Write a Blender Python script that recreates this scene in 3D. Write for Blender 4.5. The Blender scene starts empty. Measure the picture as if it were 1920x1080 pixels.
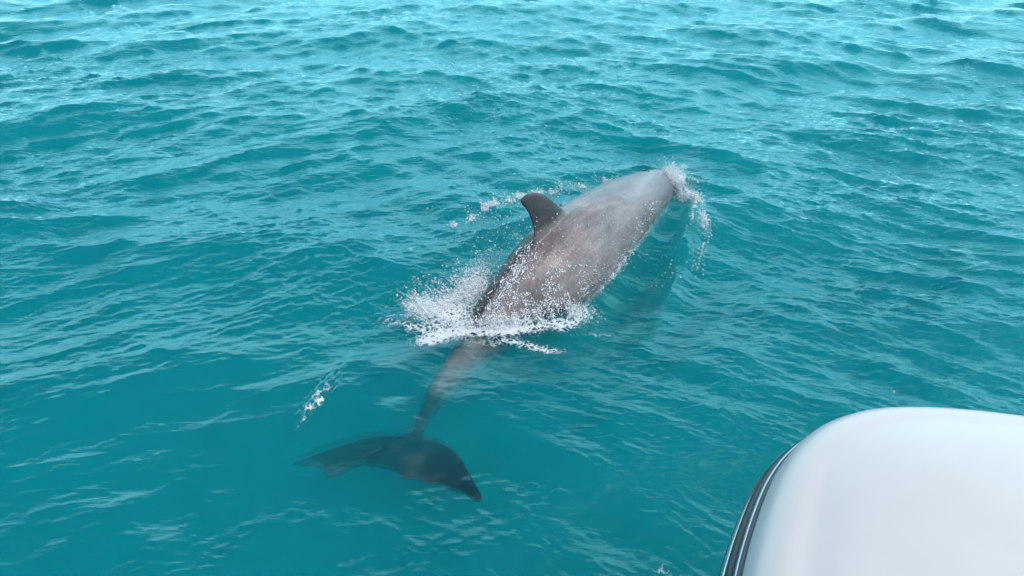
import bpy, bmesh, math, random
import numpy as np
from mathutils import Vector, noise as mnoise

random.seed(7)
rng = np.random.default_rng(11)
scene = bpy.context.scene
COL = scene.collection

# ------------------------------------------------------------------ camera
CAM_H, PITCH, HFOV = 2.1, 32.0, 69.0
cam_data = bpy.data.cameras.new('camera')
cam_data.sensor_width = 36.0
cam_data.lens = 18.0 / math.tan(math.radians(HFOV / 2))
cam_data.clip_start = 0.02
cam_data.clip_end = 20000
cam = bpy.data.objects.new('camera', cam_data)
COL.objects.link(cam)
cam.location = (0, 0, CAM_H)
cam.rotation_euler = (math.radians(90 - PITCH), 0, 0)
scene.camera = cam

# ------------------------------------------------------------------ sky and sun
CLOUD_TOP = 0.425                    # sine of the height the cloud bank reaches
SUN_EL, SUN_AZ = 58.0, 118.0          # azimuth clockwise from the view direction (+Y)
world = bpy.data.worlds.new('World')
scene.world = world
world.use_nodes = True
wn = world.node_tree.nodes
wl = world.node_tree.links
wn.clear()
sky = wn.new('ShaderNodeTexSky')
sky.sky_type = 'NISHITA'
sky.sun_disc = False
sky.sun_elevation = math.radians(SUN_EL)
sky.sun_rotation = math.radians(SUN_AZ)
sky.air_density = 1.0
sky.dust_density = 1.2
sky.ozone_density = 1.0
bg = wn.new('ShaderNodeBackground')
bg.inputs['Strength'].default_value = 0.15
wo = wn.new('ShaderNodeOutputWorld')
# thin, broken high cloud all over the sky
geo = wn.new('ShaderNodeTexCoord')
sep = wn.new('ShaderNodeSeparateXYZ'); wl.new(geo.outputs['Generated'], sep.inputs[0])
zz = wn.new('ShaderNodeMath'); zz.operation = 'ADD'; zz.inputs[1].default_value = 0.22; wl.new(sep.outputs[2], zz.inputs[0])
zc = wn.new('ShaderNodeMath'); zc.operation = 'MAXIMUM'; zc.inputs[1].default_value = 0.05; wl.new(zz.outputs[0], zc.inputs[0])
dx_ = wn.new('ShaderNodeMath'); dx_.operation = 'DIVIDE'; wl.new(sep.outputs[0], dx_.inputs[0]); wl.new(zc.outputs[0], dx_.inputs[1])
dy_ = wn.new('ShaderNodeMath'); dy_.operation = 'DIVIDE'; wl.new(sep.outputs[1], dy_.inputs[0]); wl.new(zc.outputs[0], dy_.inputs[1])
cmb = wn.new('ShaderNodeCombineXYZ'); wl.new(dx_.outputs[0], cmb.inputs[0]); wl.new(dy_.outputs[0], cmb.inputs[1])
cn = wn.new('ShaderNodeTexNoise'); cn.inputs['Scale'].default_value = 1.5; cn.inputs['Detail'].default_value = 5.0; cn.inputs['Roughness'].default_value = 0.55
wl.new(cmb.outputs[0], cn.inputs['Vector'])
# cloud bank standing round the horizon up to about 38 degrees, ragged on top, open blue overhead
el_ = wn.new('ShaderNodeMath'); el_.operation = 'MULTIPLY_ADD'; el_.inputs[1].default_value = -1.0; el_.inputs[2].default_value = CLOUD_TOP
wl.new(sep.outputs[2], el_.inputs[0])
wx = wn.new('ShaderNodeMath'); wx.operation = 'MULTIPLY_ADD'; wx.inputs[1].default_value = 0.15
wl.new(sep.outputs[0], wx.inputs[0]); wl.new(el_.outputs[0], wx.inputs[2])
ny = wn.new('ShaderNodeMath'); ny.operation = 'MULTIPLY_ADD'; ny.inputs[1].default_value = 0.18
wl.new(sep.outputs[1], ny.inputs[0]); wl.new(wx.outputs[0], ny.inputs[2])
nn_ = wn.new('ShaderNodeMath'); nn_.operation = 'MULTIPLY_ADD'; nn_.inputs[1].default_value = 0.45
wl.new(cn.outputs[0], nn_.inputs[0]); wl.new(ny.outputs[0], nn_.inputs[2])
crp = wn.new('ShaderNodeMapRange'); crp.inputs['From Min'].default_value = 0.275; crp.inputs['From Max'].default_value = 0.325; crp.inputs['To Max'].default_value = 0.95
wl.new(nn_.outputs[0], crp.inputs[0])
cmx = wn.new('ShaderNodeMix'); cmx.data_type = 'RGBA'
wl.new(crp.outputs[0], cmx.inputs[0]); wl.new(sky.outputs[0], cmx.inputs[6]); cmx.inputs[7].default_value = (8.2, 13.0, 15.0, 1)
wl.new(cmx.outputs[2], bg.inputs[0])
wl.new(bg.outputs[0], wo.inputs[0])

sd = bpy.data.lights.new('sun', 'SUN')
sd.energy = 2.0
sd.angle = math.radians(0.53)
sd.color = (1.0, 0.98, 0.95)
so = bpy.data.objects.new('sun', sd)
COL.objects.link(so)
az, el = math.radians(SUN_AZ), math.radians(SUN_EL)
sdir = Vector((math.sin(az) * math.cos(el), math.cos(az) * math.cos(el), math.sin(el)))
so.rotation_euler = sdir.to_track_quat('Z', 'Y').to_euler()
so.location = sdir * 30

vs = scene.view_settings
vs.view_transform = 'Standard'
vs.look = 'None'
vs.exposure = 0.0
vs.gamma = 1.0
vs.use_curve_mapping = False
scene.render.engine = 'CYCLES'
scene.cycles.max_bounces = 6
scene.cycles.volume_bounces = 3
scene.cycles.adaptive_threshold = 0.02
scene.cycles.transparent_max_bounces = 12
scene.cycles.use_denoising = True
scene.cycles.caustics_reflective = False
scene.cycles.caustics_refractive = True
scene.cycles.sample_clamp_indirect = 4.0

# ------------------------------------------------------------------ helpers
FPX = 960.0 / math.tan(math.radians(HFOV / 2))
_p = math.radians(PITCH)
FWD = np.array([0, math.cos(_p), -math.sin(_p)])
UPV = np.array([0, math.sin(_p), math.cos(_p)])


def at(px, py, z=0.0):
    """point of the photograph at height z, in metres"""
    d = FWD + np.array([1.0, 0, 0]) * (px - 960) / FPX - UPV * (py - 540) / FPX
    t = (z - CAM_H) / d[2]
    return np.array([0, 0, CAM_H]) + d * t


def tag(o, label=None, cat=None, group=None, kind=None):
    if label: o['label'] = label
    if cat: o['category'] = cat
    if group: o['group'] = group
    if kind: o['kind'] = kind
    return o


def mesh_obj(name, verts, faces, mat, parent=None, smooth=True):
    me = bpy.data.meshes.new(name)
    me.from_pydata([tuple(map(float, v)) for v in verts], [], faces)
    me.update()
    if smooth:
        me.polygons.foreach_set('use_smooth', [True] * len(me.polygons))
    o = bpy.data.objects.new(name, me)
    COL.objects.link(o)
    if mat: me.materials.append(mat)
    if parent: o.parent = parent
    return o


def big_mesh(name, V, F, mat, parent=None):
    """V (n,3), F (m,k) numpy arrays -> object, fast"""
    me = bpy.data.meshes.new(name)
    n, m, k = len(V), len(F), F.shape[1]
    me.vertices.add(n)
    me.vertices.foreach_set('co', V.astype(np.float32).ravel())
    me.loops.add(m * k)
    me.loops.foreach_set('vertex_index', F.astype(np.int32).ravel())
    me.polygons.add(m)
    me.polygons.foreach_set('loop_start', np.arange(0, m * k, k, dtype=np.int32))
    me.polygons.foreach_set('loop_total', np.full(m, k, dtype=np.int32))
    me.polygons.foreach_set('use_smooth', np.ones(m, dtype=bool))
    me.update(calc_edges=True)
    o = bpy.data.objects.new(name, me)
    COL.objects.link(o)
    if mat: me.materials.append(mat)
    if parent: o.parent = parent
    return o


def new_mat(name):
    m = bpy.data.materials.new(name)
    m.use_nodes = True
    m.node_tree.nodes.clear()
    return m, m.node_tree.nodes, m.node_tree.links


def N(nodes, t, **kw):
    n = nodes.new(t)
    for k, v in kw.items():
        if k in ('operation', 'blend_type', 'data_type', 'attribute_name', 'noise_dimensions', 'feature', 'distribution', 'noise_type'):
            setattr(n, k, v)
        else:
            n.inputs[k].default_value = v
    return n


def sstep(a, b, x):
    t = np.clip((x - a) / (b - a), 0, 1)
    return t * t * (3 - 2 * t)


# ------------------------------------------------------------------ value noise on arrays (for ripple patches and foam)
def vnoise(x, y, seed=0):
    r = np.random.default_rng(seed)
    G = r.random((256, 256))
    xi, yi = np.floor(x).astype(int), np.floor(y).astype(int)
    fx, fy = x - xi, y - yi
    fx = fx * fx * (3 - 2 * fx); fy = fy * fy * (3 - 2 * fy)
    a = G[xi & 255, yi & 255]; b = G[(xi + 1) & 255, yi & 255]
    c = G[xi & 255, (yi + 1) & 255]; d = G[(xi + 1) & 255, (yi + 1) & 255]
    return (a * (1 - fx) + b * fx) * (1 - fy) + (c * (1 - fx) + d * fx) * fy


def fbm(x, y, seed=0, octv=4):
    s = 0; a = 0.5; t = 0
    for i in range(octv):
        s = s + a * vnoise(x * 2 ** i + 17.3 * i, y * 2 ** i + 9.1 * i, seed + i); t += a; a *= 0.5
    return s / t


# ------------------------------------------------------------------ the sea
def wave_tile(size, n, lmin, lmax, peak, wdir, spread, rms_slope, seed, expo=3.0):
    """random directional sea on a periodic tile: height, horizontal shift"""
    r = np.random.default_rng(seed)
    k1 = np.fft.fftfreq(n, size / n) * 2 * np.pi
    kx, ky = np.meshgrid(k1, k1, indexing='ij')
    k = np.hypot(kx, ky); k[0, 0] = 1e-6
    lam = 2 * np.pi / k
    th = np.arctan2(ky, kx)
    dth = np.angle(np.exp(1j * (th - wdir)))
    D = np.exp(-0.5 * (dth / spread) ** 2) + 0.025
    kp = 2 * np.pi / peak
    P = np.exp(-1.0 * (kp / k) ** 2) * k ** (-expo - 1.0) * D
    P *= (lam > lmin) * (lam < lmax)
    A = np.sqrt(P) * (r.normal(size=(n, n)) + 1j * r.normal(size=(n, n)))
    h = np.fft.ifft2(A)
    sx = np.fft.ifft2(A * 1j * kx).real; sy = np.fft.ifft2(A * 1j * ky).real
    dx = np.fft.ifft2(A * 1j * kx / k).real; dy = np.fft.ifft2(A * 1j * ky / k).real
    s = rms_slope / math.sqrt((sx ** 2 + sy ** 2).mean())
    return h.real * s, dx * s, dy * s, size


def sample(tile, x, y):
    h, dx, dy, size = tile
    n = h.shape[0]
    u, v = x / size * n, y / size * n
    ui, vi = np.floor(u).astype(int), np.floor(v).astype(int)
    fu, fv = u - ui, v - vi
    i0, i1, j0, j1 = ui % n, (ui + 1) % n, vi % n, (vi + 1) % n
    out = []
    for a in (h, dx, dy):
        out.append((a[i0, j0] * (1 - fu) + a[i1, j0] * fu) * (1 - fv) + (a[i0, j1] * (1 - fu) + a[i1, j1] * fu) * fv)
    return out


R = math.radians
SWELL = wave_tile(23.0, 512, 0.9, 9.0, 2.8, R(-78), R(22), 0.098, 3, 2.6)
CHOP = wave_tile(11.7, 1024, 0.18, 1.6, 0.8, R(-64), R(15), 0.155, 5, 2.5)
CHOP2 = wave_tile(9.1, 1024, 0.18, 1.6, 0.75, R(-122), R(15), 0.165, 8, 2.5)
RIP = wave_tile(6.3, 1024, 0.035, 0.32, 0.17, R(-66), R(15), 0.20, 13, 2.5)
RIP2 = wave_tile(5.3, 1024, 0.03, 0.30, 0.16, R(-120), R(15), 0.225, 17, 2.5)

# dolphin axis in plan, for the bow wave and hollow around it
A_NOSE = at(1252, 352, 0.0)[:2]
A_TAIL = at(900, 640, 0.0)[:2]
AX = (A_NOSE - A_TAIL) / np.linalg.norm(A_NOSE - A_TAIL)
AR = np.array([AX[1], -AX[0]])


def local(x, y):
    """(metres behind the nose, metres to the dolphin's right)"""
    dx, dy = x - A_NOSE[0], y - A_NOSE[1]
    return -(dx * AX[0] + dy * AX[1]), dx * AR[0] + dy * AR[1]


def calm_mask(x, y):
    """1 = full ripple, towards 0 = slick, smoother water"""
    d = np.hypot(x, y)
    c1 = np.exp(-(((x + 1.6) / 1.7) ** 2 + ((y - 2.5) / 1.15) ** 2))
    c2 = np.exp(-(((x + 0.35) / 1.1) ** 2 + ((y - 2.1) / 0.75) ** 2))
    c3 = np.exp(-(((x - 0.0) / 1.0) ** 2 + ((y - 1.4) / 0.5) ** 2))
    s, l = local(x, y)
    c4 = np.exp(-(((s - 0.8) / 0.75) ** 2 + ((l - 0.42) / 0.30) ** 2))
    c5 = np.exp(-(((s - 0.9) / 0.6) ** 2 + ((l + 0.42) / 0.25) ** 2))
    c = np.clip(0.72 * c1 + 0.42 * c2 + 0.35 * c3 + 0.6 * c4 + 0.7 * c5, 0, 1)
    patch = 0.62 + 0.75 * fbm(x * 0.55 + 3, y * 0.8 + 5, 41, 3)
    return np.clip((1 - 0.86 * c), 0.1, 1) * np.clip(patch, 0.5, 1.25)


def wake(x, y):
    """bow wave arms, hollow on the right, mound over the shoulders"""
    s, l = local(x, y)
    z = np.zeros_like(x)
    arm = 0.10 + 0.42 * np.sqrt(np.clip(s, 0, 9))
    on = sstep(-0.05, 0.12, s) * (1 - sstep(1.0, 1.9, s))
    z += 0.060 * on * np.exp(-((np.abs(l) - arm) / 0.055) ** 2) * (1 - 0.45 * sstep(0.3, 1.2, s))
    z -= 0.045 * on * np.exp(-((np.abs(l) - arm * 0.62) / 0.15) ** 2)
    z += 0.05 * np.exp(-((s / 0.12) ** 2 + (l / 0.16) ** 2))
    # churned mound where the tail stock goes under
    z += 0.035 * np.exp(-(((s - 1.62) / 0.22) ** 2 + ((l + 0.10) / 0.38) ** 2))
    # smooth footprint rings round the flukes
    F = at(760, 840, 0)[:2]
    r = np.hypot(x - F[0], y - F[1])
    z += 0.012 * np.cos(r * 11.0) * np.exp(-(r / 0.75) ** 2)
    # tight little upwelling, wrinkled, left of the tail stock
    G0, G1 = at(632, 705, 0)[:2], at(560, 812, 0)[:2]
    ga = (G1 - G0); gl_ = np.hypot(*ga); ga = ga / gl_; gp = np.array([ga[1], -ga[0]])
    u = (x - G0[0]) * ga[0] + (y - G0[1]) * ga[1]; v = (x - G0[0]) * gp[0] + (y - G0[1]) * gp[1]
    w = np.exp(-((u / gl_ - 0.5) / 0.42) ** 2 - (v / 0.035) ** 2)
    z += 0.010 * w * (np.sin(u * 60 + v * 150 + 5 * vnoise(u * 20, v * 20, 9)) + 0.7 * np.sin(v * 210 - u * 40))
    return z


def sea(x, y):
    d = np.hypot(x, y)
    m = calm_mask(x, y)
    h1, a1, b1 = sample(SWELL, x, y)
    h2, a2, b2 = sample(CHOP, x + 3.3, y + 1.7)
    h3, a3, b3 = sample(CHOP2, x + 7.1, y - 2.2)
    h4, a4, b4 = sample(RIP, x + 1.1, y + 4.4)
    h5, a5, b5 = sample(RIP2, x + 2.7, y + 0.9)
    g = 1 - sstep(40, 90, d)
    gr = (1 - sstep(14, 30, d))
    m2 = 0.35 + 0.65 * m
    ms = 0.55 + 0.45 * m
    wl_ = 1 - sstep(-0.45, 0.35, x / (np.abs(y) + 2.0))
    w2, w3 = 0.30 + 0.75 * wl_, 1.05 - 0.70 * wl_
    h2, a2, b2, h4, a4, b4 = [q_ * w2 for q_ in (h2, a2, b2, h4, a4, b4)]
    h3, a3, b3, h5, a5, b5 = [q_ * w3 for q_ in (h3, a3, b3, h5, a5, b5)]
    # gusts: ripples thicken in drifting patches
    gust = np.clip(0.45 + 1.1 * fbm(x * 0.8 + 0.5 * y + 9, y * 1.1 - 0.4 * x + 3, 71, 3), 0.5, 1.4)
    mr = m * gr * gust
    q = 1.05
    X = x + q * (a1 * g * ms + (a2 + a3) * m2 * g + 0.8 * (a4 + a5) * mr)
    Y = y + q * (b1 * g * ms + (b2 + b3) * m2 * g + 0.8 * (b4 + b5) * mr)
    Z = h1 * g * ms + (h2 + h3) * m2 * g + (h4 + h5) * mr + wake(x, y)
    return X, Y, Z


def foam_field(x, y):
    """how much foam floats here, with painted glints, 0..1"""
    s, l = local(x, y)
    f = np.zeros_like(x)

    def blob(px, py, rx, ry, w, rot=0.0):
        c = at(px, py, 0)
        dx, dy = x - c[0], y - c[1]
        cr, sr = math.cos(rot), math.sin(rot)
        u, v = dx * cr + dy * sr, -dx * sr + dy * cr
        return w * np.exp(-((u / rx) ** 2 + (v / ry) ** 2))
    f += blob(850, 580, 0.20, 0.17, 0.92, 0.2)
    f += blob(790, 572, 0.12, 0.06, 0.7, -0.3)
    f += blob(900, 615, 0.22, 0.06, 0.8)
    f += blob(1000, 608, 0.28, 0.06, 0.85, 0.1)
    f += blob(1080, 590, 0.13, 0.05, 0.7, 0.5)
    f += blob(940, 640, 0.40, 0.045, 0.50)
    f += blob(700, 620, 0.30, 0.10, 0.25, -0.3)
    arm = 0.10 + 0.42 * np.sqrt(np.clip(s, 0, 9))
    right = np.exp(-((l - arm) / 0.028) ** 2) * sstep(-0.03, 0.03, s) * (1 - sstep(0.35, 0.75, s))
    left = np.exp(-((l + arm * 0.95) / 0.030) ** 2) * sstep(0.1, 0.25, s) * (1 - sstep(0.7, 1.2, s))
    f += 0.9 * right + 0.75 * left
    f += blob(1262, 345, 0.10, 0.10, 0.9)
    f += blob(1240, 1050, 0.10, 0.03, 0.5, 0.4)
    G0, G1 = at(632, 705, 0)[:2], at(560, 812, 0)[:2]
    ga = (G1 - G0); gl_ = np.hypot(*ga); ga = ga / gl_; gp = np.array([ga[1], -ga[0]])
    u = (x - G0[0]) * ga[0] + (y - G0[1]) * ga[1]; v = (x - G0[0]) * gp[0] + (y - G0[1]) * gp[1]
    f += 1.1 * np.exp(-((u / gl_ - 0.5) / 0.58) ** 2 - (v / 0.042) ** 2) * vnoise(u * 24, v * 90, 12) ** 0.8  # churned bubbles and glints of the upwelling, the glints painted as foam
    f += blob(815, 628, 0.10, 0.05, 0.6, 0.3) + blob(1015, 640, 0.12, 0.035, 0.6, -0.2) + blob(745, 600, 0.14, 0.04, 0.55, -0.4) + blob(1120, 618, 0.14, 0.03, 0.55, 0.1)
    f *= 0.62 + 0.75 * fbm(x * 7 + 80, y * 9 + 80, 55, 3)
    f += blob(310, 136, 0.05, 0.03, 0.8)
    f += blob(772, 468, 0.035, 0.06, 0.55)
    f += blob(1672, 725, 0.02, 0.04, 0.6)
    return np.clip(f, 0, 1.2)


# --- material of the water: clear tinted volume under a reflecting surface
def water_material():
    m, n, l = new_mat('sea_water')
    out = n.new('ShaderNodeOutputMaterial')
    tc = n.new('ShaderNodeTexCoord')
    # fine ripples, kept off the slicks
    mp = n.new('ShaderNodeMapping'); mp.inputs['Scale'].default_value = (0.8, 2.8, 1.0)
    mp.inputs['Rotation'].default_value = (0, 0, R(10))
    l.new(tc.outputs['Object'], mp.inputs[0])
    n1 = N(n, 'ShaderNodeTexNoise', Scale=12.0, Detail=5.0, Roughness=0.55, Distortion=0.5)
    l.new(mp.outputs[0], n1.inputs['Vector'])
    at1 = n.new('ShaderNodeAttribute'); at1.attribute_name = 'ripple'
    mul = n.new('ShaderNodeMath'); mul.operation = 'MULTIPLY'; mul.inputs[1].default_value = 1.0
    l.new(at1.outputs['Fac'], mul.inputs[0])
    bump = n.new('ShaderNodeBump'); bump.inputs['Distance'].default_value = 0.009
    l.new(mul.outputs[0], bump.inputs['Strength'])
    l.new(n1.outputs[0], bump.inputs['Height'])
    fr = n.new('ShaderNodeFresnel'); fr.inputs['IOR'].default_value = 1.52
    l.new(bump.outputs[0], fr.inputs['Normal'])
    gl = n.new('ShaderNodeBsdfGlossy'); gl.inputs['Roughness'].default_value = 0.012
    gl.inputs['Color'].default_value = (0.60, 0.95, 1, 1)
    l.new(bump.outputs[0], gl.inputs['Normal'])
    rf = n.new('ShaderNodeBsdfRefraction'); rf.inputs['IOR'].default_value = 1.15; rf.inputs['Roughness'].default_value = 0.0
    l.new(bump.outputs[0], rf.inputs['Normal'])
    tr = n.new('ShaderNodeBsdfTransparent')
    mx = n.new('ShaderNodeMixShader'); mx.inputs[0].default_value = 0.32
    l.new(tr.outputs[0], mx.inputs[1]); l.new(rf.outputs[0], mx.inputs[2])
    mg = n.new('ShaderNodeMixShader')
    l.new(fr.outputs[0], mg.inputs[0]); l.new(mx.outputs[0], mg.inputs[1]); l.new(gl.outputs[0], mg.inputs[2])
    # floating foam: lacy white froth
    fa = n.new('ShaderNodeAttribute'); fa.attribute_name = 'foam'
    v = N(n, 'ShaderNodeTexVoronoi', feature='DISTANCE_TO_EDGE', Scale=38.0)
    wn_ = N(n, 'ShaderNodeTexNoise', Scale=25.0, Detail=3.0)
    l.new(tc.outputs['Object'], wn_.inputs['Vector'])
    mixv = n.new('ShaderNodeMix'); mixv.data_type = 'VECTOR'; mixv.inputs[0].default_value = 0.06
    l.new(tc.outputs['Object'], mixv.inputs[4]); l.new(wn_.outputs['Color'], mixv.inputs[5])
    l.new(mixv.outputs[1], v.inputs['Vector'])
    n2 = N(n, 'ShaderNodeTexNoise', Scale=34.0, Detail=6.0, Roughness=0.7)
    l.new(tc.outputs['Object'], n2.inputs['Vector'])
    # foam if  attr > threshold built of cells + noise
    cell = n.new('ShaderNodeMath'); cell.operation = 'MULTIPLY'; cell.inputs[1].default_value = 1.6
    l.new(v.outputs['Distance'], cell.inputs[0])
    addc = n.new('ShaderNodeMath'); addc.operation = 'ADD'
    l.new(cell.outputs[0], addc.inputs[0]); l.new(n2.outputs[0], addc.inputs[1])
    sub = n.new('ShaderNodeMath'); sub.operation = 'SUBTRACT'
    l.new(fa.outputs['Fac'], sub.inputs[0]); l.new(addc.outputs[0], sub.inputs[1])
    rmp = n.new('ShaderNodeMapRange'); rmp.inputs['From Min'].default_value = -0.12; rmp.inputs['From Max'].default_value = 0.25
    l.new(sub.outputs[0], rmp.inputs['Value'])
    fd = n.new('ShaderNodeBsdfDiffuse'); fd.inputs['Color'].default_value = (0.82, 0.85, 0.86, 1)
    fb = n.new('ShaderNodeBump'); fb.inputs['Distance'].default_value = 0.01; fb.inputs['Strength'].default_value = 0.8
    l.new(n2.outputs[0], fb.inputs['Height']); l.new(fb.outputs[0], fd.inputs['Normal'])
    mf = n.new('ShaderNodeMixShader')
    l.new(rmp.outputs[0], mf.inputs[0]); l.new(mg.outputs[0], mf.inputs[1]); l.new(fd.outputs[0], mf.inputs[2])
    l.new(mf.outputs[0], out.inputs['Surface'])
    vsc = n.new('ShaderNodeVolumeScatter')
    vsc.inputs['Color'].default_value = (0.0, 0.90, 1.0, 1)
    vsc.inputs['Density'].default_value = 1.8
    vsc.inputs['Anisotropy'].default_value = 0.0
    vab = n.new('ShaderNodeVolumeAbsorption')
    vab.inputs['Color'].default_value = (0.0, 0.94, 0.99, 1)
    vab.inputs['Density'].default_value = 1.6
    va = n.new('ShaderNodeAddShader')
    l.new(vsc.outputs[0], va.inputs[0]); l.new(vab.outputs[0], va.inputs[1])
    l.new(va.outputs[0], out.inputs['Volume'])
    return m


def build_water():
    # rings even in the angle they are seen under from 2 m up, then coarse to the horizon
    dep = np.linspace(66, 7.5, 880)
    r1 = 2.1 / np.tan(np.radians(dep))
    r2 = np.geomspace(r1[-1] * 1.01, 6000, 90)
    r0 = np.array([0.05, 0.3, 0.6, 0.8])
    rad = np.concatenate([r0, r1, r2])
    a_f = np.linspace(-44, 44, 800)
    a_c = np.linspace(44, 316, 70)[1:-1]
    ang = np.radians(np.concatenate([a_f, a_c]))
    nr, na = len(rad), len(ang)
    RR, AA = np.meshgrid(rad, ang, indexing='ij')
    x, y = RR * np.sin(AA), RR * np.cos(AA)
    X, Y, Z = sea(x, y)
    V = np.stack([X, Y, Z], -1).reshape(-1, 3)
    foam = foam_field(x, y).ravel()
    rip = (calm_mask(x, y) * (1 - 0.5 * sstep(10, 25, np.hypot(x, y)))).ravel()
    idx = np.arange(nr * na).reshape(nr, na)
    i0 = idx[:-1]; i1 = idx[1:]
    j0 = np.roll(i0, -1, 1); j1 = np.roll(i1, -1, 1)
    F = np.stack([i0, i1, j1, j0], -1).reshape(-1, 4)[:, ::-1]
    # close the body of water: wall down at the rim and a floor
    base = len(V)
    DEPTH = -9.0
    low = np.stack([V[idx[-1], 0], V[idx[-1], 1], np.full(na, DEPTH)], -1)
    cen = np.array([[0, 0, DEPTH]]); top = np.array([[0, 0, V[idx[0], 2].mean()]])
    V = np.concatenate([V, low, cen, top])
    ib = base + np.arange(na); jb = np.roll(ib, -1)
    it = idx[-1]; jt = np.roll(it, -1)
    F2 = np.stack([jt, it, ib, jb], -1)[:, ::-1]
    F3 = np.stack([ib, jb, np.full(na, base + na), np.full(na, base + na)], -1)
    k0 = idx[0]; k1 = np.roll(k0, -1)
    o = big_mesh('water', V, np.concatenate([F, F2[:, ::-1]]), None)
    # caps as triangles
    bm = bmesh.new(); bm.from_mesh(o.data); bm.verts.ensure_lookup_table()
    for a in range(na):
        b = (a + 1) % na
        f = bm.faces.new((bm.verts[int(ib[b])], bm.verts[int(ib[a])], bm.verts[base + na])); f.smooth = True
        f = bm.faces.new((bm.verts[int(k0[a])], bm.verts[int(k0[b])], bm.verts[base + na + 1])); f.smooth = True
    bmesh.ops.recalc_face_normals(bm, faces=bm.faces)
    bm.to_mesh(o.data); bm.free()
    pad = np.zeros(len(V) - base, dtype=np.float32)
    for nm, arr in (('foam', foam), ('ripple', rip)):  # foam also carries the painted glints of the upwelling
        at_ = o.data.attributes.new(nm, 'FLOAT', 'POINT')
        at_.data.foreach_set('value', np.concatenate([arr, pad]).astype(np.float32))
    o.data.materials.append(water_material())
    tag(o, 'turquoise sea with choppy ripples round the dolphin', kind='structure')
    return o


build_water()

# sandy sea floor inside the water, far down
sm, sn, sl = new_mat('sand')
o_ = sn.new('ShaderNodeOutputMaterial'); b_ = sn.new('ShaderNodeBsdfPrincipled')
nz = N(sn, 'ShaderNodeTexNoise', Scale=0.8, Detail=6.0)
cr = sn.new('ShaderNodeValToRGB'); cr.color_ramp.elements[0].color = (0.30, 0.27, 0.20, 1); cr.color_ramp.elements[1].color = (0.48, 0.44, 0.34, 1)
sl.new(nz.outputs[0], cr.inputs[0]); sl.new(cr.outputs[0], b_.inputs['Base Color']); b_.inputs['Roughness'].default_value = 1
sl.new(b_.outputs[0], o_.inputs[0])
gx = np.linspace(-60, 60, 61)
GX, GY = np.meshgrid(gx, gx, indexing='ij')
GZ = -7.0 + 0.5 * fbm(GX * 0.15 + 40, GY * 0.15 + 40, 77)
gi = np.arange(61 * 61).reshape(61, 61)
GF = np.stack([gi[:-1, :-1], gi[1:, :-1], gi[1:, 1:], gi[:-1, 1:]], -1).reshape(-1, 4)
tag(big_mesh('seabed', np.stack([GX, GY, GZ], -1).reshape(-1, 3), GF, sm), 'pale sand sea floor deep below the water', kind='structure')

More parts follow.
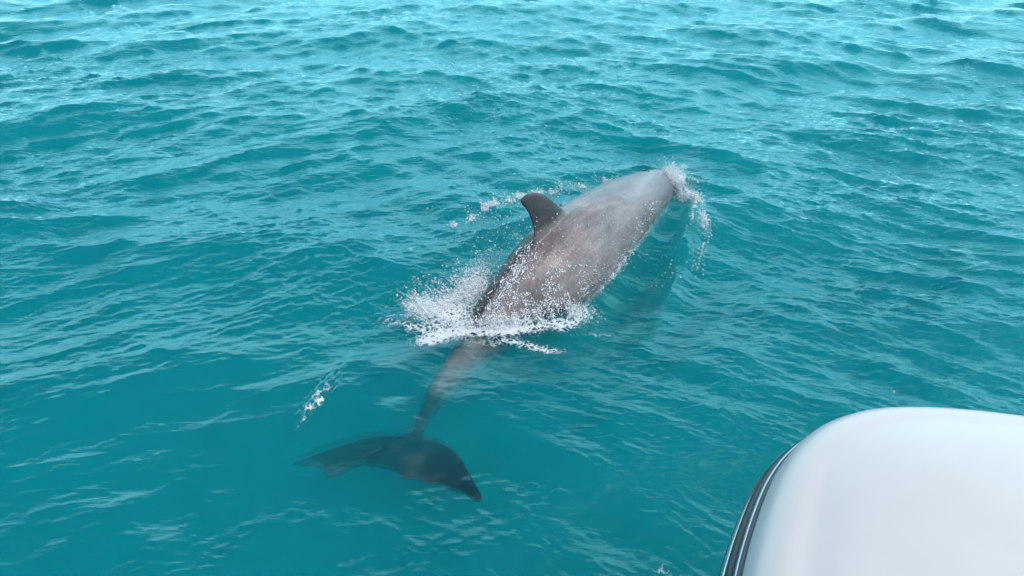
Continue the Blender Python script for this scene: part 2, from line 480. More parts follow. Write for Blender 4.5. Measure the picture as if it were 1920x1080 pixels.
# ------------------------------------------------------------------ the dolphin
def skin_material():
    m, n, l = new_mat('wet_skin')
    out = n.new('ShaderNodeOutputMaterial'); b = n.new('ShaderNodeBsdfPrincipled')
    tc = n.new('ShaderNodeTexCoord')
    a = n.new('ShaderNodeAttribute'); a.attribute_name = 'dark'
    n1 = N(n, 'ShaderNodeTexNoise', Scale=4.5, Detail=6.0, Roughness=0.6)
    n2 = N(n, 'ShaderNodeTexNoise', Scale=60.0, Detail=4.0, Roughness=0.65)
    mp = n.new('ShaderNodeMapping'); mp.inputs['Rotation'].default_value = (0, 0, -math.atan2(AX[1], AX[0])); mp.inputs['Scale'].default_value = (1, 1, 1)
    mp.vector_type = 'POINT'
    st = n.new('ShaderNodeMapping'); st.inputs['Scale'].default_value = (3.0, 22.0, 10.0)
    l.new(tc.outputs['Object'], mp.inputs[0]); l.new(mp.outputs[0], st.inputs[0])
    n3 = N(n, 'ShaderNodeTexNoise', Scale=1.5, Detail=5.0, Roughness=0.6, Distortion=0.6)
    l.new(st.outputs[0], n3.inputs['Vector'])
    for q in (n1, n2): l.new(tc.outputs['Object'], q.inputs['Vector'])
    r1 = n.new('ShaderNodeValToRGB')
    r1.color_ramp.elements[0].position = 0.3; r1.color_ramp.elements[0].color = (0.195, 0.162, 0.160, 1)
    r1.color_ramp.elements[1].position = 0.72; r1.color_ramp.elements[1].color = (0.37, 0.295, 0.278, 1)
    l.new(n1.outputs[0], r1.inputs[0])
    mx1 = n.new('ShaderNodeMix'); mx1.data_type = 'RGBA'; mx1.blend_type = 'MULTIPLY'; mx1.inputs[0].default_value = 0.8
    r2 = n.new('ShaderNodeValToRGB')
    r2.color_ramp.elements[0].position = 0.35; r2.color_ramp.elements[0].color = (0.62, 0.62, 0.64, 1)
    r2.color_ramp.elements[1].position = 0.65; r2.color_ramp.elements[1].color = (1.15, 1.12, 1.1, 1)
    l.new(n3.outputs[0], r2.inputs[0])
    l.new(r1.outputs[0], mx1.inputs[6]); l.new(r2.outputs[0], mx1.inputs[7])
    mx2 = n.new('ShaderNodeMix'); mx2.data_type = 'RGBA'; mx2.blend_type = 'MULTIPLY'; mx2.inputs[0].default_value = 0.35
    r3 = n.new('ShaderNodeValToRGB')
    r3.color_ramp.elements[0].position = 0.4; r3.color_ramp.elements[0].color = (0.6, 0.6, 0.6, 1)
    r3.color_ramp.elements[1].position = 0.6; r3.color_ramp.elements[1].color = (1.2, 1.2, 1.2, 1)
    l.new(n2.outputs[0], r3.inputs[0])
    l.new(mx1.outputs[2], mx2.inputs[6]); l.new(r3.outputs[0], mx2.inputs[7])
    mx3 = n.new('ShaderNodeMix'); mx3.data_type = 'RGBA'
    prev = mx2.outputs[2]
    for nm, colr, k in (('head', (0.135, 0.155, 0.18, 1), 0.7), ('head_sheen_dark', (0.085, 0.095, 0.12, 1), 0.45), ('head_sheen_rim', (0.30, 0.35, 0.38, 1), 0.4)):  # reflection in the water film on the head, painted into the skin colour
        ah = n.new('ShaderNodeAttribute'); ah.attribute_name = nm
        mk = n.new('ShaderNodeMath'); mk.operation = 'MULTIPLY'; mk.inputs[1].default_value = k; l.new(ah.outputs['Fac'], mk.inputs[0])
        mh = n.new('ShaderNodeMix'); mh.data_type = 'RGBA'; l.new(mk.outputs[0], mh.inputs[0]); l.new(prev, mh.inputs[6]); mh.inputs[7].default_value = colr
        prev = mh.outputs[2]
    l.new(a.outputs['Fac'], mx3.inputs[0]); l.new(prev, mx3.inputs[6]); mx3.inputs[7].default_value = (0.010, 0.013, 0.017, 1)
    l.new(mx3.outputs[2], b.inputs['Base Color'])
    b.inputs['Roughness'].default_value = 0.4
    b.inputs['IOR'].default_value = 1.34
    b.inputs['Coat Weight'].default_value = 0.9
    cw = n.new('ShaderNodeMapRange'); cw.inputs['To Min'].default_value = 0.6; cw.inputs['To Max'].default_value = 0.15
    l.new(a.outputs['Fac'], cw.inputs[0]); l.new(cw.outputs[0], b.inputs['Coat Weight'])
    b.inputs['Coat Roughness'].default_value = 0.11
    b.inputs['Coat IOR'].default_value = 1.34
    bp = n.new('ShaderNodeBump'); bp.inputs['Distance'].default_value = 0.004; bp.inputs['Strength'].default_value = 0.5
    l.new(n2.outputs[0], bp.inputs['Height']); l.new(bp.outputs[0], b.inputs['Normal'])
    bp2 = n.new('ShaderNodeBump'); bp2.inputs['Distance'].default_value = 0.01; bp2.inputs['Strength'].default_value = 1.0
    l.new(n3.outputs[0], bp2.inputs['Height']); l.new(bp2.outputs[0], b.inputs['Coat Normal'])
    l.new(b.outputs[0], out.inputs[0])
    return m


# spine stations: photo x, photo y of the axis, height, half width, half height above axis, half height below
STN = [
    (1335, 338, -0.230, 0.018, 0.014, 0.014),
    (1312, 338, -0.190, 0.036, 0.026, 0.026),
    (1280, 342, -0.140, 0.050, 0.038, 0.045),
    (1256, 348, -0.080, 0.100, 0.095, 0.095),
    (1234, 355, -0.030, 0.135, 0.140, 0.120),
    (1204, 371, 0.010, 0.168, 0.170, 0.160),
    (1168, 394, 0.035, 0.204, 0.205, 0.200),
    (1126, 427, 0.050, 0.226, 0.235, 0.235),
    (1084, 465, 0.055, 0.240, 0.255, 0.250),
    (1044, 503, 0.045, 0.232, 0.255, 0.245),
    (1006, 540, 0.010, 0.205, 0.235, 0.225),
    (970, 573, -0.040, 0.170, 0.200, 0.190),
    (935, 608, -0.090, 0.138, 0.165, 0.150),
    (898, 648, -0.130, 0.105, 0.122, 0.110),
    (862, 690, -0.155, 0.080, 0.088, 0.080),
    (830, 730, -0.165, 0.056, 0.062, 0.060),
    (805, 768, -0.165, 0.034, 0.040, 0.040),
    (790, 798, -0.15, 0.026, 0.024, 0.024),
    (777, 822, -0.13, 0.022, 0.014, 0.014),
]


def catmull(P, t):
    i = min(int(t), len(P) - 2); u = t - i
    p0 = P[max(i - 1, 0)]; p1 = P[i]; p2 = P[i + 1]; p3 = P[min(i + 2, len(P) - 1)]
    return 0.5 * ((2 * p1) + (-p0 + p2) * u + (2 * p0 - 5 * p1 + 4 * p2 - p3) * u * u + (-p0 + 3 * p1 - 3 * p2 + p3) * u ** 3)


SP = [np.concatenate([at(a, b, z), [w, hu, hd]]) for a, b, z, w, hu, hd in STN]


def frame(t):
    p = catmull(SP, t)
    e = 0.05
    d = catmull(SP, max(t - e, 0))[:3] - catmull(SP, min(t + e, len(SP) - 1))[:3]
    d = Vector(d).normalized()                       # towards the head
    roll = math.radians(ROLL)
    up = Vector((0, 0, 1)); right = d.cross(up).normalized(); up = right.cross(d).normalized()
    r2 = right * math.cos(roll) + up * math.sin(roll)
    u2 = up * math.cos(roll) - right * math.sin(roll)
    return Vector(p[:3]), d, r2, u2, p[3], p[4], p[5]


ROLL = 9.0


def closed_tube(rings):
    """rings: list of lists of Vector, all the same length -> verts, faces with capped ends"""
    n = len(rings[0]); V = [v for r in rings for v in r]; F = []
    for i in range(len(rings) - 1):
        for j in range(n):
            k = (j + 1) % n
            F.append((i * n + j, i * n + k, (i + 1) * n + k, (i + 1) * n + j))
    F.append(tuple(range(n - 1, -1, -1))); F.append(tuple((len(rings) - 1) * n + j for j in range(n)))
    return V, F


def foil(origin, along, out, thick_dir, prof, nseg=24, rag=0.0):
    """fin or fluke blade. prof: list of (span, front, back, thickness) in metres; along = chord towards the front"""
    rings = []
    for sp, fr_, bk, th in prof:
        ring = []
        for j in range(nseg):
            a = 2 * math.pi * j / nseg
            c = 0.5 * (1 + math.cos(a))            # 1 at leading edge
            x = bk + (fr_ - bk) * c + rag * (1 - c) * math.sin(sp * 24 + 1.3 * math.sin(sp * 41))
            t = th * math.sin(a) * (0.60 + 0.40 * math.sqrt(max(c, 0.0)))
            ring.append(origin + out * sp + along * x + thick_dir * t)
        rings.append(ring)
    return rings


FIN_T = 8.9


def dense(prof, k=5):
    P = [np.array(p) for p in prof]
    return [tuple(catmull(P, t)) for t in np.linspace(0, len(P) - 1, (len(P) - 1) * k + 1)]


def build_dolphin():
    root = bpy.data.objects.new('dolphin', None); COL.objects.link(root)
    root.location = (float(SP[9][0]), float(SP[9][1]), 0)
    parts = []
    rings = []
    M = 150; NS = 48
    for i in range(M + 1):
        t = (len(SP) - 1) * i / M
        c, d, r, u, w, hu, hd = frame(t)
        ring = []
        # a slight keel along the tail stock, rounder back in front
        keel = sstep(10, 15, np.array(t)) * 1.0
        for j in range(NS):
            a = 2 * math.pi * j / NS
            ca, sa = math.cos(a), math.sin(a)
            pw = 1.0
            h = hu if sa > 0 else hd
            wv = w * (np.sign(ca) * abs(ca) ** (1.0 + 0.35 * keel))
            ring.append(c + r * float(wv) + u * (h * sa))
        rings.append(ring)
    parts.append(closed_tube(rings))
    # dorsal fin
    c, d, r, u, w, hu, hd = frame(FIN_T)
    fo = c + u * (hu - 0.06) - d * 0.03
    parts.append(closed_tube(foil(fo, d, u, r, [
        (-0.015, 0.300, -0.200, 0.046), (0.028, 0.235, -0.160, 0.040), (0.075, 0.170, -0.138, 0.033), (0.122, 0.122, -0.132, 0.027), (0.169, 0.082, -0.138, 0.023),
        (0.216, 0.042, -0.152, 0.020), (0.253, 0.002, -0.172, 0.018), (0.281, -0.040, -0.190, 0.016), (0.302, -0.082, -0.200, 0.013), (0.313, -0.115, -0.200, 0.010), (0.318, -0.140, -0.190, 0.004)])))
    # pectoral fins, out and down under the water
    for sgn in (1, -1):
        c, d, r, u, w, hu, hd = frame(6.4)
        out = (-r * sgn * 0.25 - u * 0.65 - d * 0.95).normalized()
        al = (d - out * d.dot(out)).normalized()
        th = al.cross(out).normalized()
        o0 = c + r * (sgn * w * 0.35) - u * (hd * 0.85)
        parts.append(closed_tube(foil(o0, al, out, th, [
            (-0.04, 0.09, -0.08, 0.03), (0.05, 0.085, -0.08, 0.024), (0.14, 0.055, -0.09, 0.018), (0.24, 0.00, -0.10, 0.012), (0.32, -0.06, -0.12, 0.008), (0.36, -0.10, -0.125, 0.004)])))
    # flukes
    T = Vector(at(*FL_ROOT)); tipR = Vector(at(*FL_R)); tipL = Vector(at(*FL_L))
    for tip, bend in ((tipR, 1), (tipL, -1)):
        head = Vector(frame(17)[1]); head.z *= 0.4; head.normalize()
        outv = tip - T; L = outv.length; out = outv.normalized()
        al = (head - out * head.dot(out)).normalized()
        th = al.cross(out).normalized()
        if bend > 0:
            prof = [(-0.05, 0.03, -0.150, 0.020), (0.05 * L, 0.045, -0.160, 0.021), (0.16 * L, 0.075, -0.175, 0.019), (0.32 * L, 0.092, -0.160, 0.016),
                    (0.48 * L, 0.085, -0.120, 0.013), (0.62 * L, 0.064, -0.085, 0.011), (0.76 * L, 0.040, -0.058, 0.010), (0.87 * L, 0.022, -0.042, 0.009), (0.95 * L, 0.008, -0.034, 0.009), (1.0 * L, -0.008, -0.022, 0.006)]
        else:
            prof = [(-0.05, 0.03, -0.150, 0.020), (0.06 * L, 0.040, -0.165, 0.021), (0.16 * L, 0.062, -0.170, 0.019), (0.28 * L, 0.078, -0.135, 0.016),
                    (0.38 * L, 0.080, -0.105, 0.014), (0.48 * L, 0.074, -0.115, 0.013), (0.57 * L, 0.066, -0.150, 0.012), (0.66 * L, 0.054, -0.150, 0.011), (0.73 * L, 0.044, -0.090, 0.010),
                    (0.82 * L, 0.028, -0.050, 0.009), (0.92 * L, 0.010, -0.030, 0.008), (1.0 * L, -0.006, -0.018, 0.005)]
        parts.append(closed_tube(foil(T, al, out, th, dense(prof), rag=0.007)))
    V, F = [], []
    for v, f in parts:
        b = len(V); V += v; F += [tuple(i + b for i in q) for q in f]
    me = bpy.data.meshes.new('body'); me.from_pydata([tuple(v - root.location) for v in V], [], F); me.update()
    bm = bmesh.new(); bm.from_mesh(me)
    # every shell outwards
    bmesh.ops.recalc_face_normals(bm, faces=bm.faces); bm.to_mesh(me); bm.free()
    tmp = bpy.data.objects.new('tmp_body', me); COL.objects.link(tmp)
    md = tmp.modifiers.new('r', 'REMESH'); md.mode = 'VOXEL'; md.voxel_size = 0.0062; md.use_smooth_shade = True
    ms = tmp.modifiers.new('s', 'SMOOTH'); ms.iterations = 6; ms.factor = 0.5
    bpy.context.view_layer.update()
    dg = bpy.context.evaluated_depsgraph_get()
    me2 = bpy.data.meshes.new_from_object(tmp.evaluated_get(dg))
    bpy.data.objects.remove(tmp)
    me2.name = 'body'
    # darker colour on fin, flukes and the strip behind the fin
    n = len(me2.vertices)
    co = np.empty(n * 3, dtype=np.float32); me2.vertices.foreach_get('co', co); co = co.reshape(-1, 3) + np.array(root.location)
    dark = np.zeros(n)
    c, d, r, u, w, hu, hd = frame(FIN_T)
    rel = co - np.array(c); hh = rel @ np.array(u); dd = rel @ np.array(d); ll = rel @ np.array(r)
    # height above the local back
    dark = np.maximum(dark, 0.80 * sstep(hu + 0.005, hu + 0.06, hh) * (np.abs(dd - 0.04) < 0.36) * (np.abs(ll) < 0.1))
    # narrow dark band along the left of the ridge behind the fin
    tt = np.linspace(9.3, 14, 60); fr_ = [frame(t) for t in tt]
    C = np.array([f[0] for f in fr_]); RR_ = np.array([f[2] for f in fr_]); UU = np.array([f[3] for f in fr_]); WW = np.array([f[4] for f in fr_])
    near = np.argmin(((co[:, None, :2] - C[None, :, :2]) ** 2).sum(-1), 1)
    rl = ((co - C[near]) * RR_[near]).sum(-1) / WW[near]
    inside = (near > 1) & (near < 58)
    band = (1 - sstep(-0.05, 0.22, rl)) * inside
    dark = np.maximum(dark, 0.85 * band)
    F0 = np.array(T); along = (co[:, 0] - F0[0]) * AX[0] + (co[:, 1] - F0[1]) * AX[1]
    fluke_streaks = 0.80 + 0.20 * sstep(0.35, 0.55, fbm(co[:, 0] * 10 + 30, co[:, 1] * 26 + 60, 61, 3))  # shade and rippled light streaks of the flukes, painted into their colour
    dark = np.maximum(dark, fluke_streaks * (1 - sstep(0.24, 0.36, along)))
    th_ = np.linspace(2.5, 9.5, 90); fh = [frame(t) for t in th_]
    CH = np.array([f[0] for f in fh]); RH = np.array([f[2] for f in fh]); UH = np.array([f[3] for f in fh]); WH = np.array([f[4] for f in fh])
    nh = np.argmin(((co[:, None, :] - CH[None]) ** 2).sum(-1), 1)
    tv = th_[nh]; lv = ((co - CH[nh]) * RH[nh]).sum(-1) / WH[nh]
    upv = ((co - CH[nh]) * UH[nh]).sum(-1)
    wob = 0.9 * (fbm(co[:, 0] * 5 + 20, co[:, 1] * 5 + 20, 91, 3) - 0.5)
    head = (1 - sstep(5.8, 8.2, tv + 1.2 * np.abs(lv) + wob)) * (upv > 0)  # bluish wet sheen of the head, painted as colour
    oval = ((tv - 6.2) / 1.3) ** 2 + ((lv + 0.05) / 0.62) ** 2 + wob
    sheen_patch = (1 - sstep(0.6, 1.0, oval)) * (upv > 0)
    rim = np.exp(-((oval - 1.35) / 0.28) ** 2) * (tv < 6.9) * (upv > 0)  # bright edge of the painted sheen
    for nm, arr in (('head', head), ('head_sheen_dark', sheen_patch), ('head_sheen_rim', rim)):
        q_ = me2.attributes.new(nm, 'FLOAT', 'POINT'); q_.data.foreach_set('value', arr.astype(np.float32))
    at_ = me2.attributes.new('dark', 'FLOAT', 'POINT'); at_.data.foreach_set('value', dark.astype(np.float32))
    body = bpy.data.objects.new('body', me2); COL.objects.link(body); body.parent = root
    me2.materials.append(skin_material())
    # blowhole: a small dark crescent on top of the head
    bmz, bn, bl = new_mat('blowhole_dark')
    oo = bn.new('ShaderNodeOutputMaterial'); bb = bn.new('ShaderNodeBsdfPrincipled')
    bz = N(bn, 'ShaderNodeTexNoise', Scale=80.0)
    rr = bn.new('ShaderNodeValToRGB'); rr.color_ramp.elements[0].color = (0.012, 0.012, 0.014, 1); rr.color_ramp.elements[1].color = (0.04, 0.035, 0.035, 1)
    bl.new(bz.outputs[0], rr.inputs[0]); bl.new(rr.outputs[0], bb.inputs['Base Color']); bb.inputs['Roughness'].default_value = 0.25
    bl.new(bb.outputs[0], oo.inputs[0])
    c, d, r, u, w, hu, hd = frame(4.75)
    top = c + u * (hu + 0.001)
    vv, ff = [], []
    K = 14
    for i in range(K + 1):
        a = -1.15 + 2.3 * i / K
        mid = top + r * (0.026 * math.sin(a)) + d * (0.016 * math.cos(a) - 0.012) - u * (0.026 * math.sin(a)) ** 2 * 3
        wd = 0.0055 * math.cos(a * 1.2)
        vv += [mid + d * wd - u * 0.002, mid + u * 0.0025, mid - d * wd - u * 0.002]
    for i in range(K):
        for j in range(2):
            ff.append((i * 3 + j, i * 3 + j + 1, i * 3 + j + 4, i * 3 + j + 3))
    mesh_obj('blowhole', [v - root.location for v in vv], ff, bmz, root)
    tag(root, 'grey dolphin surfacing with its back and hooked dorsal fin out, flukes dark underwater', 'dolphin')
    return root, body


FL_ROOT = (772, 828, -0.14)
FL_R = (908, 936, -0.10)
FL_L = (548, 868, -0.23)
dolphin, body = build_dolphin()

# ------------------------------------------------------------------ spray and foam
foam_m, fn, fl = new_mat('white_froth')
fo_ = fn.new('ShaderNodeOutputMaterial'); fb_ = fn.new('ShaderNodeBsdfPrincipled')
fz = N(fn, 'ShaderNodeTexNoise', Scale=120.0, Detail=2.0)
frp = fn.new('ShaderNodeValToRGB'); frp.color_ramp.elements[0].color = (0.92, 0.95, 0.96, 1); frp.color_ramp.elements[1].color = (0.97, 0.97, 0.97, 1)
fl.new(fz.outputs[0], frp.inputs[0]); fl.new(frp.outputs[0], fb_.inputs['Base Color'])
fb_.inputs['Roughness'].default_value = 0.3
fb_.inputs['Subsurface Weight'].default_value = 0.0
fl.new(fb_.outputs[0], fo_.inputs[0])

_bm = bmesh.new(); bmesh.ops.create_icosphere(_bm, subdivisions=1, radius=1.0)
ICO_V = np.array([v.co[:] for v in _bm.verts]); ICO_F = np.array([[v.index for v in f.verts] for f in _bm.faces]); _bm.free()
_bm = bmesh.new(); bmesh.ops.create_icosphere(_bm, subdivisions=2, radius=1.0)
_bm.free()


def blobs(name, P, Rr, label, cat, stretch=None):
    """many small lumpy drops joined into one uncountable mass"""
    n = len(P)
    sc = np.repeat(Rr[:, None], 3, 1) * rng.uniform(0.65, 1.35, (n, 3))
    if stretch is not None:
        sc = sc * (1 + stretch)
    V = ICO_V[None] * sc[:, None, :] * rng.uniform(0.85, 1.15, (n, len(ICO_V), 1))
    # random rotation about z and x
    a = rng.uniform(0, 2 * np.pi, n); ca, sa = np.cos(a), np.sin(a)
    x = V[..., 0] * ca[:, None] - V[..., 1] * sa[:, None]; y = V[..., 0] * sa[:, None] + V[..., 1] * ca[:, None]
    V = np.stack([x, y, V[..., 2]], -1) + P[:, None, :]
    F = ICO_F[None] + (np.arange(n) * len(ICO_V))[:, None, None]
    o = big_mesh(name, V.reshape(-1, 3), F.reshape(-1, 3), foam_m)
    tag(o, label, cat, kind='stuff')
    return o


def surf_z(P):
    X, Y, Z = sea(P[:, 0], P[:, 1])
    return Z


def path(pts, n, jitter, hz, z0=0.0, zpow=2.0):
    """n points scattered round a photo polyline; hz = typical height thrown up"""
    W = np.array([at(*p) for p in pts])
    t = rng.random(n) * (len(W) - 1)
    i = np.minimum(t.astype(int), len(W) - 2); f = (t - i)[:, None]
    P = W[i] * (1 - f) + W[i + 1] * f
    P[:, :2] += rng.normal(0, 1, (n, 2)) * jitter
    zz = z0 + hz * rng.random(n) ** zpow
    P[:, 2] = surf_z(P) + zz + (W[i] * (1 - f) + W[i + 1] * f)[:, 2]
    return P


def clump(P, seed, scale, thr):
    """keep only points in noise clumps, for ragged patches"""
    k = fbm(P[:, 0] * scale + 50 + P[:, 2] * 7, P[:, 1] * scale + 50, seed, 3)
    return P[k > thr]


def radii(n, lo, hi, p=3.0):
    return lo + (hi - lo) * rng.random(n) ** p


def burst(c, n_rays, per, lo, hi, axis, spread):
    out = []
    for k in range(n_rays):
        d = np.array(axis) + rng.normal(0, spread, 3); d /= np.linalg.norm(d)
        L = lo + (hi - lo) * rng.random() ** 1.5
        t = rng.random(per) ** 1.3
        p = np.array(c) + d * (t * L)[:, None] + rng.normal(0, 1, (per, 3)) * (0.004 + 0.010 * t)[:, None]
        p[:, 2] -= 0.15 * (t * L) ** 2 * 3
        out.append(p)
    return np.concatenate(out)


def strands(c, n, axis, spread, lo, hi, r0=0.0022):
    """thin torn strings of water thrown along curved paths -> points, radii"""
    PP, RR2 = [], []
    for k in range(n):
        d = np.array(axis) + rng.normal(0, spread, 3); d /= np.linalg.norm(d)
        L = lo + (hi - lo) * rng.random(); m_ = int(L / (r0 * 1.1))
        t = np.linspace(0, 1, m_); o_ = np.array(c) + rng.normal(0, 0.03, 3) * np.array([1, 1, 0.2])
        side = np.cross(d, rng.normal(0, 1, 3)); side /= np.linalg.norm(side)
        p = o_ + d * (t * L)[:, None] + side * (0.02 * np.sin(t * 4 + rng.random() * 6))[:, None]
        p[:, 2] -= 0.9 * (t * L) ** 2
        keep = np.sin(t * rng.uniform(8, 25) + rng.random() * 6) > -0.5
        PP.append(p[keep]); RR2.append((r0 * (1.15 - 0.85 * t) * rng.uniform(0.5, 1.2))[keep])
    return np.concatenate(PP), np.concatenate(RR2)


# splash where the tail stock goes under
A = [clump(path([(775, 572, 0), (820, 575, 0), (870, 560, 0), (900, 545, 0)], 13000, 0.060, 0.10), 1, 12, 0.49),
     clump(path([(800, 590, 0), (880, 606, 0), (960, 608, 0), (1040, 600, 0), (1105, 578, 0)], 14000, 0.034, 0.06), 2, 15, 0.47),
     path([(860, 560, 0), (905, 525, 0), (925, 510, 0)], 1400, 0.035, 0.12),
     path([(757, 572, 0), (790, 574, 0)], 250, 0.02, 0.05)]
for q in range(26):
    a_ = rng.random()
    A.append(burst(at(820 + 110 * a_, 585 - 60 * a_, 0.0), 3, 45, 0.06, 0.30, (-0.75, 0.0, 0.55), 0.35))
for q in range(22):
    a_ = rng.random()
    A.append(burst(at(900 + 190 * a_, 608 - 18 * a_, 0.02), 2, 30, 0.03, 0.13, (0.1, 0.1, 0.8), 0.45))
P = np.concatenate(A); Q = radii(len(P), 0.0008, 0.0040, 5)
S_ = [strands(at(800 + 14 * q, 590 - 6 * q, 0.0), 9, (-0.8, 0.1, 0.42), 0.3, 0.08, 0.26) for q in range(9)]
S_ += [strands(at(915 + 22 * q, 606 - 3 * q, 0.02), 6, (0.25, 0.5, 0.7), 0.35, 0.04, 0.14) for q in range(8)]
S_ += [strands(at(905 + 11 * q, 592 - 16 * q, 0.12 + 0.018 * q), 4, (0.45, 0.75, 0.35), 0.18, 0.06, 0.14) for q in range(8)]
P = np.concatenate([P] + [q[0] for q in S_]); Q = np.concatenate([Q] + [q[1] for q in S_])
blobs('tail_splash', P, Q, 'white foam splash where the tail stock goes under', 'splash')

# nose splash and the bow curl on the right
NC = at(1250, 352, 0.02)
B = [burst(NC, 90, 50, 0.05, 0.26, (0.25, 0.1, 0.9), 0.45), burst(NC + np.array([0.03, 0, -0.03]), 40, 22, 0.08, 0.30, (0.9, 0.0, 0.35), 0.35),
     path([(1250, 345, 0), (1262, 352, 0)], 1500, 0.03, 0.10, -0.02, 1.6),
     clump(path([(1262, 350, 0), (1285, 380, 0), (1305, 405, 0), (1322, 440, 0)], 5500, 0.018, 0.06), 3, 18, 0.42),
     path([(1322, 440, 0), (1318, 470, 0), (1305, 500, 0)], 160, 0.02, 0.02)]
P = np.concatenate(B); Q = radii(len(P), 0.0010, 0.0044, 4)
S_ = [strands(NC, 60, (0.3, 0.1, 0.9), 0.4, 0.08, 0.24), strands(at(1275, 370, 0.0), 20, (0.7, -0.2, 0.35), 0.35, 0.05, 0.16), strands(at(1308, 415, 0.0), 16, (0.6, -0.6, 0.3), 0.35, 0.04, 0.10)]
P = np.concatenate([P] + [q[0] for q in S_]); Q = np.concatenate([Q] + [q[1] for q in S_])
blobs('nose_splash', P, Q, 'white spray curling off the front of the head', 'splash')

# crest on the far left of the shoulders
C_ = [clump(path([(1150, 334, 0), (1105, 345, 0), (1040, 354, 0), (985, 368, 0), (935, 383, 0), (890, 404, 0), (850, 430, 0)], 6000, 0.020, 0.030), 4, 17, 0.49),
      path([(1105, 345, 0), (1040, 356, 0), (985, 372, 0), (935, 385, 0), (880, 408, 0)], 700, 0.05, 0.05)]
P = np.concatenate(C_)
blobs('crest_foam', P, radii(len(P), 0.0012, 0.0052, 4), 'broken line of foam on the small crest beyond the dorsal fin', 'foam')

# droplets flying about
D_ = [path([(900, 480, 0), (960, 440, 0), (960, 480, 0), (930, 510, 0)], 420, 0.10, 0.15),
      path([(850, 400, 0), (1000, 360, 0), (1150, 300, 0)], 160, 0.25, 0.12),
      path([(1230, 500, 0), (1260, 480, 0)], 60, 0.10, 0.05),
      path([(1050, 200, 0), (900, 260, 0)], 60, 0.45, 0.10)]
P = np.concatenate(D_)
blobs('spray_droplets', P, radii(len(P), 0.0012, 0.0042, 3), 'scattered white droplets in the air left of the dorsal fin', 'droplets')

# foam drops clinging on the back
from mathutils.bvhtree import BVHTree
dg = bpy.context.evaluated_depsgraph_get()
bvh = BVHTree.FromObject(body, dg)
pts = []
camv = Vector((0, 0, CAM_H))
for k in range(5200):
    if k < 3600:
        u_ = random.random(); px = 940 + u_ * 170 + random.gauss(0, 32); py = 600 - abs(random.gauss(0, 30)) - (px - 905) * 0.08 - random.random() ** 2 * 80
    elif k < 4300:
        t_ = random.random(); px = 995 - 85 * t_ + random.gauss(0, 7); py = 455 + 150 * t_ + random.gauss(0, 6)
    elif k < 4700:
        t_ = random.random(); px = 1236 - 110 * t_ + random.gauss(0, 6); py = 378 + 200 * t_ ** 1.4 + random.gauss(0, 6)
    else:
        px = random.uniform(960, 1220); py = random.uniform(400, 600)
    d_ = Vector(at(px, py, 0.0)) - camv
    hit = bvh.ray_cast(camv - dolphin.location, d_.normalized())
    if hit[0] is not None and (hit[0].z > -0.05):
        nn = mnoise.noise(Vector((px * 0.045, py * 0.045, 0.3)))
        if k < 3600 and nn < -0.02: continue
        pts.append(hit[0] + dolphin.location + hit[1] * 0.002)
# froth along the waterline of the right flank
for row in range(384, 596, 3):
    last = None
    for px in range(1280, 1040, -3):
        d_ = Vector(at(px, row, 0.0)) - camv
        hit = bvh.ray_cast(camv - dolphin.location, d_.normalized())
        if hit[0] is not None:
            last = hit[0] + dolphin.location; break
    if last is None: continue
    dens = mnoise.noise(Vector((row * 0.035, 2.2, 0.7)))
    for q in range(int(16 + 40 * max(0.0, dens + 0.15) + (row - 384) * 0.10)):
        pts.append(last + Vector((random.gauss(0.006, 0.012), random.gauss(0, 0.014), random.gauss(0, 0.008))))
P = np.array([p[:] for p in pts])
blobs('back_droplets', P, radii(len(P), 0.0011, 0.0045, 4), 'white droplets and froth running down the wet back', 'droplets')

# ------------------------------------------------------------------ the boat corner
white_m, n, l = new_mat('white_gelcoat')
o1 = n.new('ShaderNodeOutputMaterial'); b1 = n.new('ShaderNodeBsdfPrincipled')
tc = n.new('ShaderNodeTexCoord')
z1 = N(n, 'ShaderNodeTexNoise', Scale=2.2, Detail=5.0, Roughness=0.6); l.new(tc.outputs['Object'], z1.inputs['Vector'])
r1 = n.new('ShaderNodeValToRGB'); r1.color_ramp.elements[0].position = 0.35; r1.color_ramp.elements[0].color = (0.68, 0.645, 0.60, 1)
r1.color_ramp.elements[1].position = 0.65; r1.color_ramp.elements[1].color = (0.74, 0.705, 0.66, 1)
l.new(z1.outputs[0], r1.inputs[0]); l.new(r1.outputs[0], b1.inputs['Base Color'])
b1.inputs['Roughness'].default_value = 0.35
b1.inputs['Coat Weight'].default_value = 0.35; b1.inputs['Coat Roughness'].default_value = 0.2
z2 = N(n, 'ShaderNodeTexNoise', Scale=9.0, Detail=3.0); l.new(tc.outputs['Object'], z2.inputs['Vector'])
bp = n.new('ShaderNodeBump'); bp.inputs['Distance'].default_value = 0.003; bp.inputs['Strength'].default_value = 0.25
l.new(z2.outputs[0], bp.inputs['Height']); l.new(bp.outputs[0], b1.inputs['Coat Normal'])
l.new(b1.outputs[0], o1.inputs[0])

chrome_m, n, l = new_mat('polished_steel')
o1 = n.new('ShaderNodeOutputMaterial'); b1 = n.new('ShaderNodeBsdfPrincipled')
b1.inputs['Base Color'].default_value = (0.36, 0.37, 0.39, 1); b1.inputs['Metallic'].default_value = 1
z1 = N(n, 'ShaderNodeTexNoise', Scale=30.0, Detail=3.0)
mr = n.new('ShaderNodeMapRange'); mr.inputs['To Min'].default_value = 0.06; mr.inputs['To Max'].default_value = 0.2
l.new(z1.outputs[0], mr.inputs[0]); l.new(mr.outputs[0], b1.inputs['Roughness'])
l.new(b1.outputs[0], o1.inputs[0])

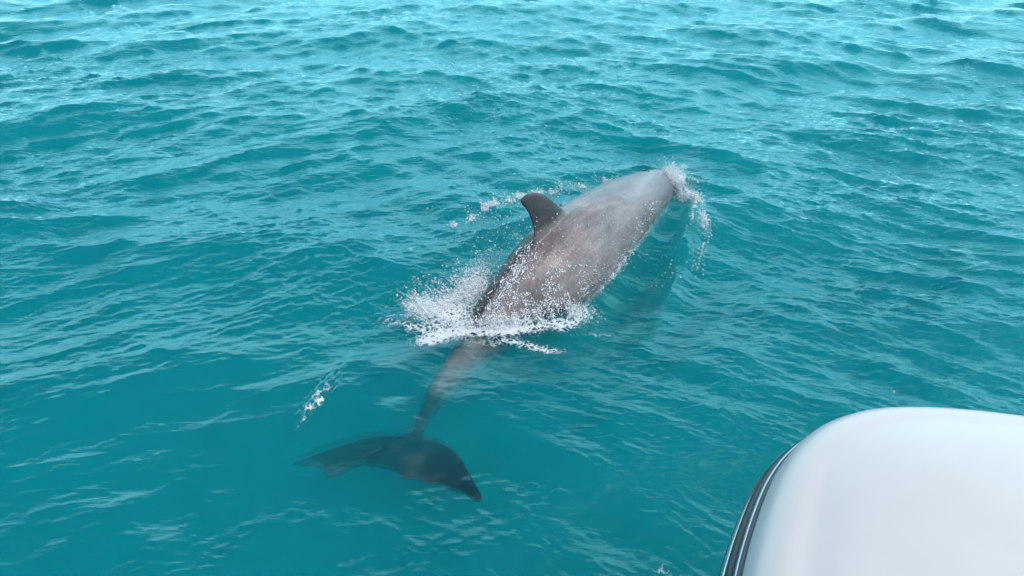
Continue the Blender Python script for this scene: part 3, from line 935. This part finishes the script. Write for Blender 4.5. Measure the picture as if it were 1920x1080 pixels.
rub_m, n, l = new_mat('black_rubber')
o1 = n.new('ShaderNodeOutputMaterial'); b1 = n.new('ShaderNodeBsdfPrincipled')
z1 = N(n, 'ShaderNodeTexNoise', Scale=50.0, Detail=3.0)
r1 = n.new('ShaderNodeValToRGB'); r1.color_ramp.elements[0].color = (0.012, 0.013, 0.016, 1); r1.color_ramp.elements[1].color = (0.03, 0.03, 0.035, 1)
l.new(z1.outputs[0], r1.inputs[0]); l.new(r1.outputs[0], b1.inputs['Base Color']); b1.inputs['Roughness'].default_value = 0.35
l.new(b1.outputs[0], o1.inputs[0])

DECK = 1.02
edge_px = [(1392, 1110), (1402, 1040), (1418, 970), (1440, 900), (1464, 844), (1498, 798), (1543, 764), (1600, 743), (1660, 734), (1730, 733), (1800, 737), (1870, 744), (1960, 755)]
E = [at(a, b, DECK)[:2] for a, b in edge_px]
dirl = (E[0] - E[1]) / np.linalg.norm(E[0] - E[1])
left_back = [E[0] + dirl * k for k in (3.6, 2.4, 1.4, 0.7, 0.3)]
ed_ = (E[-1] - E[-2]) / np.linalg.norm(E[-1] - E[-2])
right_side = [E[-1] + ed_ * 0.22, E[-1] + ed_ * 0.48 - np.array([0, 0.06]), E[-1] + ed_ * 0.72 - np.array([0, 0.20]), np.array([2.45, 0.1]), np.array([2.6, -0.8]), np.array([2.6, -2.2]), np.array([2.4, -2.9])]
ctrl = left_back + E + right_side


def closed_curve(C, n):
    C = [np.array(c) for c in C]; m = len(C); out = []
    for k in range(n):
        t = k * m / n; i = int(t); u = t - i
        p0, p1, p2, p3 = C[(i - 1) % m], C[i % m], C[(i + 1) % m], C[(i + 2) % m]
        a = 0.5
        out.append(0.5 * ((2 * p1) + (-p0 + p2) * u + (2 * p0 - 5 * p1 + 4 * p2 - p3) * u * u + (-p0 + 3 * p1 - 3 * p2 + p3) * u ** 3))
    out = np.array(out)
    return out


PL = closed_curve(ctrl, 420)
for _ in range(10):
    PL = 0.5 * PL + 0.25 * (np.roll(PL, 1, 0) + np.roll(PL, -1, 0))
tan = np.roll(PL, -1, 0) - np.roll(PL, 1, 0); tan /= np.linalg.norm(tan, axis=1)[:, None]
NO = np.stack([-tan[:, 1], tan[:, 0]], -1)            # outward
cen = PL.mean(0)
if ((PL - cen) * NO).sum() < 0: NO = -NO


def ring(off, z):
    q = PL + NO * off
    return np.concatenate([q, np.full((len(q), 1), z)], 1)


def inner(s, z):
    q = cen + (PL + NO * -0.10 - cen) * s
    return np.concatenate([q, np.full((len(q), 1), z)], 1)


def loft(rs, name, mat, parent, close_top=True):
    n_ = len(rs[0]); V = np.concatenate(rs); F = []
    for i in range(len(rs) - 1):
        for j in range(n_):
            k = (j + 1) % n_
            F.append((i * n_ + j, i * n_ + k, (i + 1) * n_ + k, (i + 1) * n_ + j))
    if close_top:
        F.append(tuple((len(rs) - 1) * n_ + j for j in range(n_)))
    o = mesh_obj(name, V - np.array(parent.location), F, mat, parent)
    bm = bmesh.new(); bm.from_mesh(o.data); bmesh.ops.recalc_face_normals(bm, faces=bm.faces); bm.to_mesh(o.data); bm.free()
    return o


boat = bpy.data.objects.new('boat', None); COL.objects.link(boat); boat.location = (float(cen[0]), float(cen[1]), 0)
top_rings = [ring(-0.030, DECK - 0.115)]
RAD = 0.085
for k in range(9):
    a = k / 8 * math.pi / 2
    top_rings.append(ring(0.0 - RAD * (1 - math.cos(a)), DECK - RAD + RAD * math.sin(a)))
for s_, z_ in ((0.992, 0.003), (0.96, 0.012), (0.9, 0.022), (0.8, 0.034), (0.6, 0.048), (0.35, 0.055), (0.1, 0.058)):
    top_rings.append(inner(s_, DECK + z_))
loft(top_rings, 'deck', white_m, boat)
hull_r = [ring(-0.9, -0.45), ring(-0.55, -0.25), ring(-0.35, 0.0), ring(-0.2, 0.3), ring(-0.1, 0.6), ring(-0.04, 0.85), ring(-0.028, DECK - 0.117)]
loft(hull_r, 'hull', white_m, boat, close_top=False)


def tube(off, z, ro, rz, name, mat):
    rs = []
    n_ = len(PL); K = 12; V = []; F = []
    for i in range(n_):
        for j in range(K):
            a = 2 * math.pi * j / K
            q = PL[i] + NO[i] * (off + ro * math.cos(a))
            V.append((q[0] - boat.location.x, q[1] - boat.location.y, z + rz * math.sin(a)))
    for i in range(n_):
        for j in range(K):
            i2, j2 = (i + 1) % n_, (j + 1) % K
            F.append((i * K + j, i2 * K + j, i2 * K + j2, i * K + j2))
    o = mesh_obj(name, V, F, mat, boat)
    bm = bmesh.new(); bm.from_mesh(o.data); bmesh.ops.recalc_face_normals(bm, faces=bm.faces); bm.to_mesh(o.data); bm.free()


tube(0.006, DECK - 0.100, 0.009, 0.012, 'rail_trim', chrome_m)
tube(0.006, DECK - 0.127, 0.024, 0.020, 'rub_rail', rub_m)
tube(0.020, DECK - 0.157, 0.020, 0.024, 'rail_trim', chrome_m)
tag(boat, 'white rounded corner of the boat with a polished rail along its edge', 'boat')
